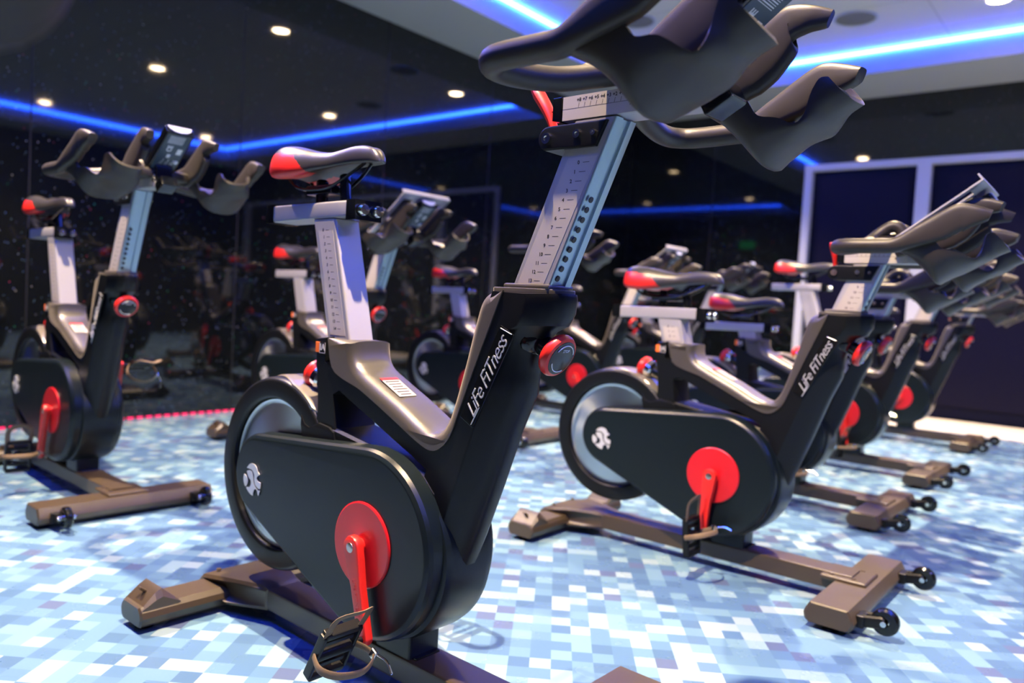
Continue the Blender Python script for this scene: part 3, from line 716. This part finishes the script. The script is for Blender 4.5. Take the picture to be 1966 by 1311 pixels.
        for k in range(nc - 1):
            mb._face([outv[0][k], inv[0][k], inv[0][k + 1], outv[0][k + 1]]); mb._face([outv[-1][k], outv[-1][k + 1], inv[-1][k + 1], inv[-1][k]])
        tmp.free()
        # raised centre loop, one rail each side
        mb.tube(catmull([(.404, s * .110, 1.052), (.420, s * .068, 1.069), (.440, s * .046, 1.093), (.465, s * .038, 1.111), (.485, s * .036, 1.105), (.494, s * .036, 1.082), (.490, s * .034, 1.055)], 5), .0145, 12)
    mb.box((.525, 0, 1.060), (.10, .17, .030), bev=.010, seg=3)
    hb = mb.build('handlebar', M['rubber'], root, ang=50, wn=False); bars.append(hb)
    # console
    dr = Vector((.80, 0, .60)); nn = Vector((-.60, 0, .80)); R_ = Matrix((dr, Vector((0, 1, 0)), nn)).transposed(); cc = Vector((.615, 0, 1.128))
    mb = MB(); mb.box(cc, (.165, .082, .030), rot=R_, bev=.006, seg=3); mb.box((.555, 0, 1.062), (.07, .05, .05), bev=.006)
    cs = mb.build('console', M['gloss'], root); bars.append(cs)
    mb = MB(); mb.box(cc + nn * .0152, (.14, .068, .002), rot=R_, bev=.0006); mb.build('screen', M['lcd'], cs)
    mb = MB(); P_ = cc + dr * .0830
    mb.rings([[P_ + dr * o_ + Vector((0, 1, 0)) * y_ + nn * z_ for y_, z_ in ((-.036, .011), (.036, .011), (.030, -.001), (.018, -.009), (0, -.012), (-.018, -.009), (-.030, -.001))] for o_ in (-.001, .0012)])
    mb.build('end_light', M['screen'], cs)
    mb = MB(); P_ = cc - nn * .0152
    mb.box(P_, (.150, .070, .0012), rot=R_); mb.mi = 1; P_ = P_ - nn * .0008
    xx = Vector((0, -1, 0)); 
    add_text(mb, 'CE', .020, P_ + dr * .020 + xx * .012, dr, -xx, ext=.0002, bold=.0006)
    for k in range(9): mb.box(P_ + dr * (.042 + k * .0035) + xx * .004, (.0016 if k % 2 else .0009, .044, .0003), rot=R_)
    for k in range(9): mb.box(P_ + dr * (-.060 + (k % 3) * .012) + xx * (.022 - k * .005), (.026, .0013, .0003), rot=R_)
    mb.box(P_ + dr * .012 + xx * -.020, (.022, .014, .0003), rot=R_); mb.box(P_ + dr * -.010 + xx * .004, (.014, .010, .0003), rot=R_)
    mb.lathe([(0, .003), (.006, .003), (.007, 0), (0, 0)], P_ + dr * -.03 + xx * -.026, -nn, 12)
    mb.build('rating_label', [M['label_dark'], M['logo']], cs)
    mb = MB(); mb.box((.605, 0, 1.026), (.046, .050, .032), rot=rotm('Y', -30), bev=.005); mb.lathe([(0, .003), (.006, .003), (.007, 0), (0, 0)], (.60, -.036, 1.036), (0, -1, 0), 14); cb = mb.build('bar_clamp', M['gloss'], root); bars.append(cb)
    return root, seat, bars

root0, seat0, bars0 = build_proto()
seat_names = {o.name for o in seat0}; bar_names = {o.name for o in bars0}
SD = Vector((-.0655, 0, .242)); SD = SD / SD.z            # per metre of height
HD = Vector((.093, 0, .205)); HD = HD / HD.z

def post_meshes(root, ds, dh, dxh, detail):
    """seat and handlebar posts; ds, dh are the heights relative to the tallest setting"""
    top = Vector((-.2455 , 0, .886)) + SD * ds; bot = Vector((-.176, 0, .630))
    mb = MB(); lo, hi = bot, top
    def postbox(lo, hi, hx, hy, bev, chamfer=None):
        t = (hi - lo).normalized(); f = Vector((t.z, 0, -t.x))
        sec = [(-hx, -hy + bev), (-hx + bev, -hy), (hx - bev, -hy), (hx, -hy + bev), (hx, hy - bev), (hx - bev, hy), (-hx + bev, hy), (-hx, hy - bev)]
        R = []
        for p in (lo, hi):
            # horizontal cut ends
            R.append([p + Vector((a / t.z, b, 0)) for a, b in sec])
        mb.rings(R)
    postbox(lo, hi, .0375, .0315, .006)
    o = mb.build('seat_post', M['alu'], root, ang=60)
    mb = MB(); t = (hi - lo).normalized(); xdir = Vector((1, 0, 0))
    L_ = (hi.z - lo.z); nmk = int((hi.z - .665) / .0142)
    zt = hi.z - .022
    face = [Vector((lo.x + (z - lo.z) * SD.x + dx, -.0318, z)) for z, dx in ((.652, -.024), (.652, .026), (zt - .001, .026), (zt - .001, -.024))]
    if detail:
        mb.rings([face, [p + Vector((0, .0005, 0)) for p in face]])
    mb.mi = 1
    for k in range(nmk):
        z = .665 + k * .0142
        xx = lo.x + (z - lo.z) * SD.x
        mb.box((xx + .008, -.03181, z), (.011, .0001, .0009))
        if detail: add_text(mb, str(nmk - 1 - k), .0085, (xx - .006, -.03185, z), (1, 0, 0), (0, 0, 1), ext=.00004, bold=.0003)
    mb.build('scale_decal', [M['label'], M['ink']], o)
    # handlebar post
    top = Vector((.4165, 0, 1.0165)) + HD * dh; bot = Vector((.303, 0, .745))
    mb = MB(); lo, hi = bot, top
    t = (hi - lo).normalized()
    hx, hy, bv = .0385, .0285, .004
    sec = [(-hx, -hy + bv), (-hx + bv, -hy), (hx - bv, -hy), (hx, -hy + bv), (hx, -.010), (hx - .004, -.009), (hx - .004, .009), (hx, .010), (hx, hy - bv), (hx - bv, hy), (-hx + bv, hy), (-hx, hy - bv)]
    V = mb.rings([[p + Vector((a / t.z * .93, b, 0)) for a, b in sec] for p in (lo, hi)])
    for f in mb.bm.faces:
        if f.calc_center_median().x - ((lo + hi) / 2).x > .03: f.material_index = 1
    mb.mi = 2
    for k in range(9):
        z = .778 + k * .0150
        if z > hi.z - .09: break
        xf = lo.x + (z - lo.z) * HD.x + (hx / t.z * .93)
        mb.lathe([(0, .0008), (.0048, .0008), (.0048, -.001), (0, -.001)], (xf + .0004, -.0185, z), (t.z, 0, -t.x), 14)
    o2 = mb.build('handlebar_post', [M['alu'], M['alufront'], M['ink']], root, ang=60)
    mb = MB()
    zt = min(.962, hi.z - .05)
    xat = lambda z: lo.x + (z - lo.z) * HD.x
    face = [Vector((xat(z) + dx, -.0288, z)) for z, dx in ((.766, -.030), (.766, .024), (zt, .024), (zt, -.030))]
    mb.rings([face, [p + Vector((0, .0005, 0)) for p in face]]); mb.mi = 1
    k = 0
    while True:
        z = .7735 + k * .01385
        if z > zt - .006 or k > 13: break
        mb.box((xat(z) + .008, -.02881, z), (.012, .0001, .0008))
        if detail: add_text(mb, str(13 - k), .0078, (xat(z) - .006, -.02885, z), (1, 0, 0), (0, 0, 1), ext=.00004, bold=.00025)
        k += 1
    mb.build('scale_decal', [M['label'], M['ink']], o2)

def rack(root, off):
    dr = Vector((.80, 0, .60)); nn = Vector((-.60, 0, .80)); R_ = Matrix((dr, Vector((0, 1, 0)), nn)).transposed()
    c = Vector((.585, 0, 1.142)) + off
    mb = MB()
    mb.box(c + dr * .088, (.036, .25, .004), rot=R_, bev=.001)
    for y, L_ in ((-.112, .235), (-.040, .16), (.040, .16), (.112, .235)):
        mb.box(c + dr * (.088 - L_ / 2) + Vector((0, y, 0)), (L_, .022, .004), rot=R_, bev=.001)
    mb.box(c + dr * -.055, (.016, .10, .004), rot=R_, bev=.001)
    mb.box(c + dr * .104 + nn * .008, (.004, .25, .018), rot=R_, bev=.001)
    return mb.build('tablet_rack', M['white'], root)

def copy_tree(o, parent):
    c = o.copy(); COL.objects.link(c); c.parent = parent
    for ch in o.children: copy_tree(ch, c)
    return c

# x, y, yaw, seat drop, bar drop, bar fore-aft, crank deg (right), pedal deg, rack, label
BIKES = [
    (-1.068, 1.012, -1.73, 0.0, 0.0, 0.0, 16, 62, False, 0, 'black exercise bike in sharp focus with its handlebar cut off by the top edge'),
    (-.914, 2.154, .25, -.170, -.128, .0, -4, 95, True, .015, 'exercise bike right of centre with low saddle, pale tablet rack and whole red disc'),
    (-2.861, 1.152, -2.2, -.004, .0, .0, -14, 85, False, -.04, 'exercise bike at the far left edge with the tallest saddle, beside the mirrored black wall'),
    (-2.88, 2.22, -2.0, -.085, -.060, -.02, -20, 80, True, 0, 'exercise bike behind the near saddle post, white slotted tablet rack on its handlebar'),
    (-2.85, 3.26, -1.6, -.110, -.035, .0, 20, 80, False, 0, 'exercise bike whose saddle shows between the near saddle post and the near lettered head tube'),
    (-2.86, 4.32, -1.5, -.150, -.080, .0, 30, 80, True, 0, 'small distant bike whose red disc shows just right of the near red-rimmed knob'),
    (-2.86, 5.45, -1.5, -.180, -.055, .0, 150, 80, False, 0, 'farthest exercise bike of the left row, in the back corner of the black walls'),
    (-1.10, 3.18, -.8, -.212, -.180, .0, 30, 80, False, 0, 'exercise bike directly behind the one with the pale tablet rack, saddle almost touching its frame'),
    (-1.13, 4.15, -.8, .005, -.120, .0, 10, 80, False, 0, 'exercise bike with raised saddle in front of the left upright of the white window frame'),
    (-1.17, 5.50, -.8, -.180, -.200, .0, -38, 80, False, 0, 'farthest exercise bike of the right row, next to the pale floor sill'),
    (-1.03, -.055, -1.0, -.02, -.115, .0, 40, 80, False, 0, 'blurred dark bike at the top left corner, only a bottle holder showing'),
]
def prep(root, B):
    x, y, yaw, ds, dh, dxh, ca, pa, rk, dxs, lab = B
    root.location = (x, y, 0); root.rotation_euler = (0, 0, math.radians(yaw))
    tag(root, lab, 'exercise bike', 'black spinning bikes')
    for ch in root.children:
        base = ch.name.split('.')[0]
        if base in ('seat_slider', 'saddle_rails', 'saddle'): ch.location = SD * ds + Vector((dxs, 0, 0))
        if base in ('bar_slider', 'slider_bracket', 'quick_lever', 'handlebar', 'console', 'bar_clamp'): ch.location = HD * dh + (Vector((dxh, 0, 0)) if base != 'slider_bracket' and base != 'quick_lever' else Vector())
        if base == 'quick_lever':
            ch.location = Vector((.322, 0, 1.0)) + HD * dh
            if dh < -.02: ch.rotation_euler = (0, math.radians(34), 0); ch.scale = (1, 1, .62)
        if base == 'crank_arm':
            rs = ch['side'];
            ch.rotation_euler = (0, -math.radians(ca) if rs < 0 else -math.radians(ca + 180), 0)
            for p in ch.children: p.rotation_euler = (0, math.radians(ca - pa * 1.0) if rs < 0 else math.radians(ca + 180 - 20), 0)
for ch in root0.children:
    if ch.name.startswith('crank_arm'):
        ch['side'] = -1 if ch.children[0].location.y < 0 else 1
roots = []
for i, B in enumerate(BIKES):
    roots.append(root0 if i == 0 else copy_tree(root0, None))
for i, (r, B) in enumerate(zip(roots, BIKES)):
    prep(r, B)
    post_meshes(r, B[3], B[4], B[5], i in (0, 1, 2))
    if B[8]: rack(r, HD * B[4] + Vector((B[5], 0, 0)))
for r in roots:
    for ch in r.children:
        if 'side' in ch: del ch['side']

# ------------------------------------------------------------------ world and colour
w = bpy.data.worlds.new('world'); sc.world = w; w.use_nodes = True
w.node_tree.nodes['Background'].inputs[0].default_value = (.01, .012, .02, 1); w.node_tree.nodes['Background'].inputs[1].default_value = .1
vs = sc.view_settings; vs.view_transform = 'Standard'; vs.look = 'None'; vs.exposure = 0.0; vs.gamma = 1; vs.use_curve_mapping = False
sc.cycles.use_denoising = True
sc.cycles.max_bounces = 8
sc.cycles.sample_clamp_indirect = 6
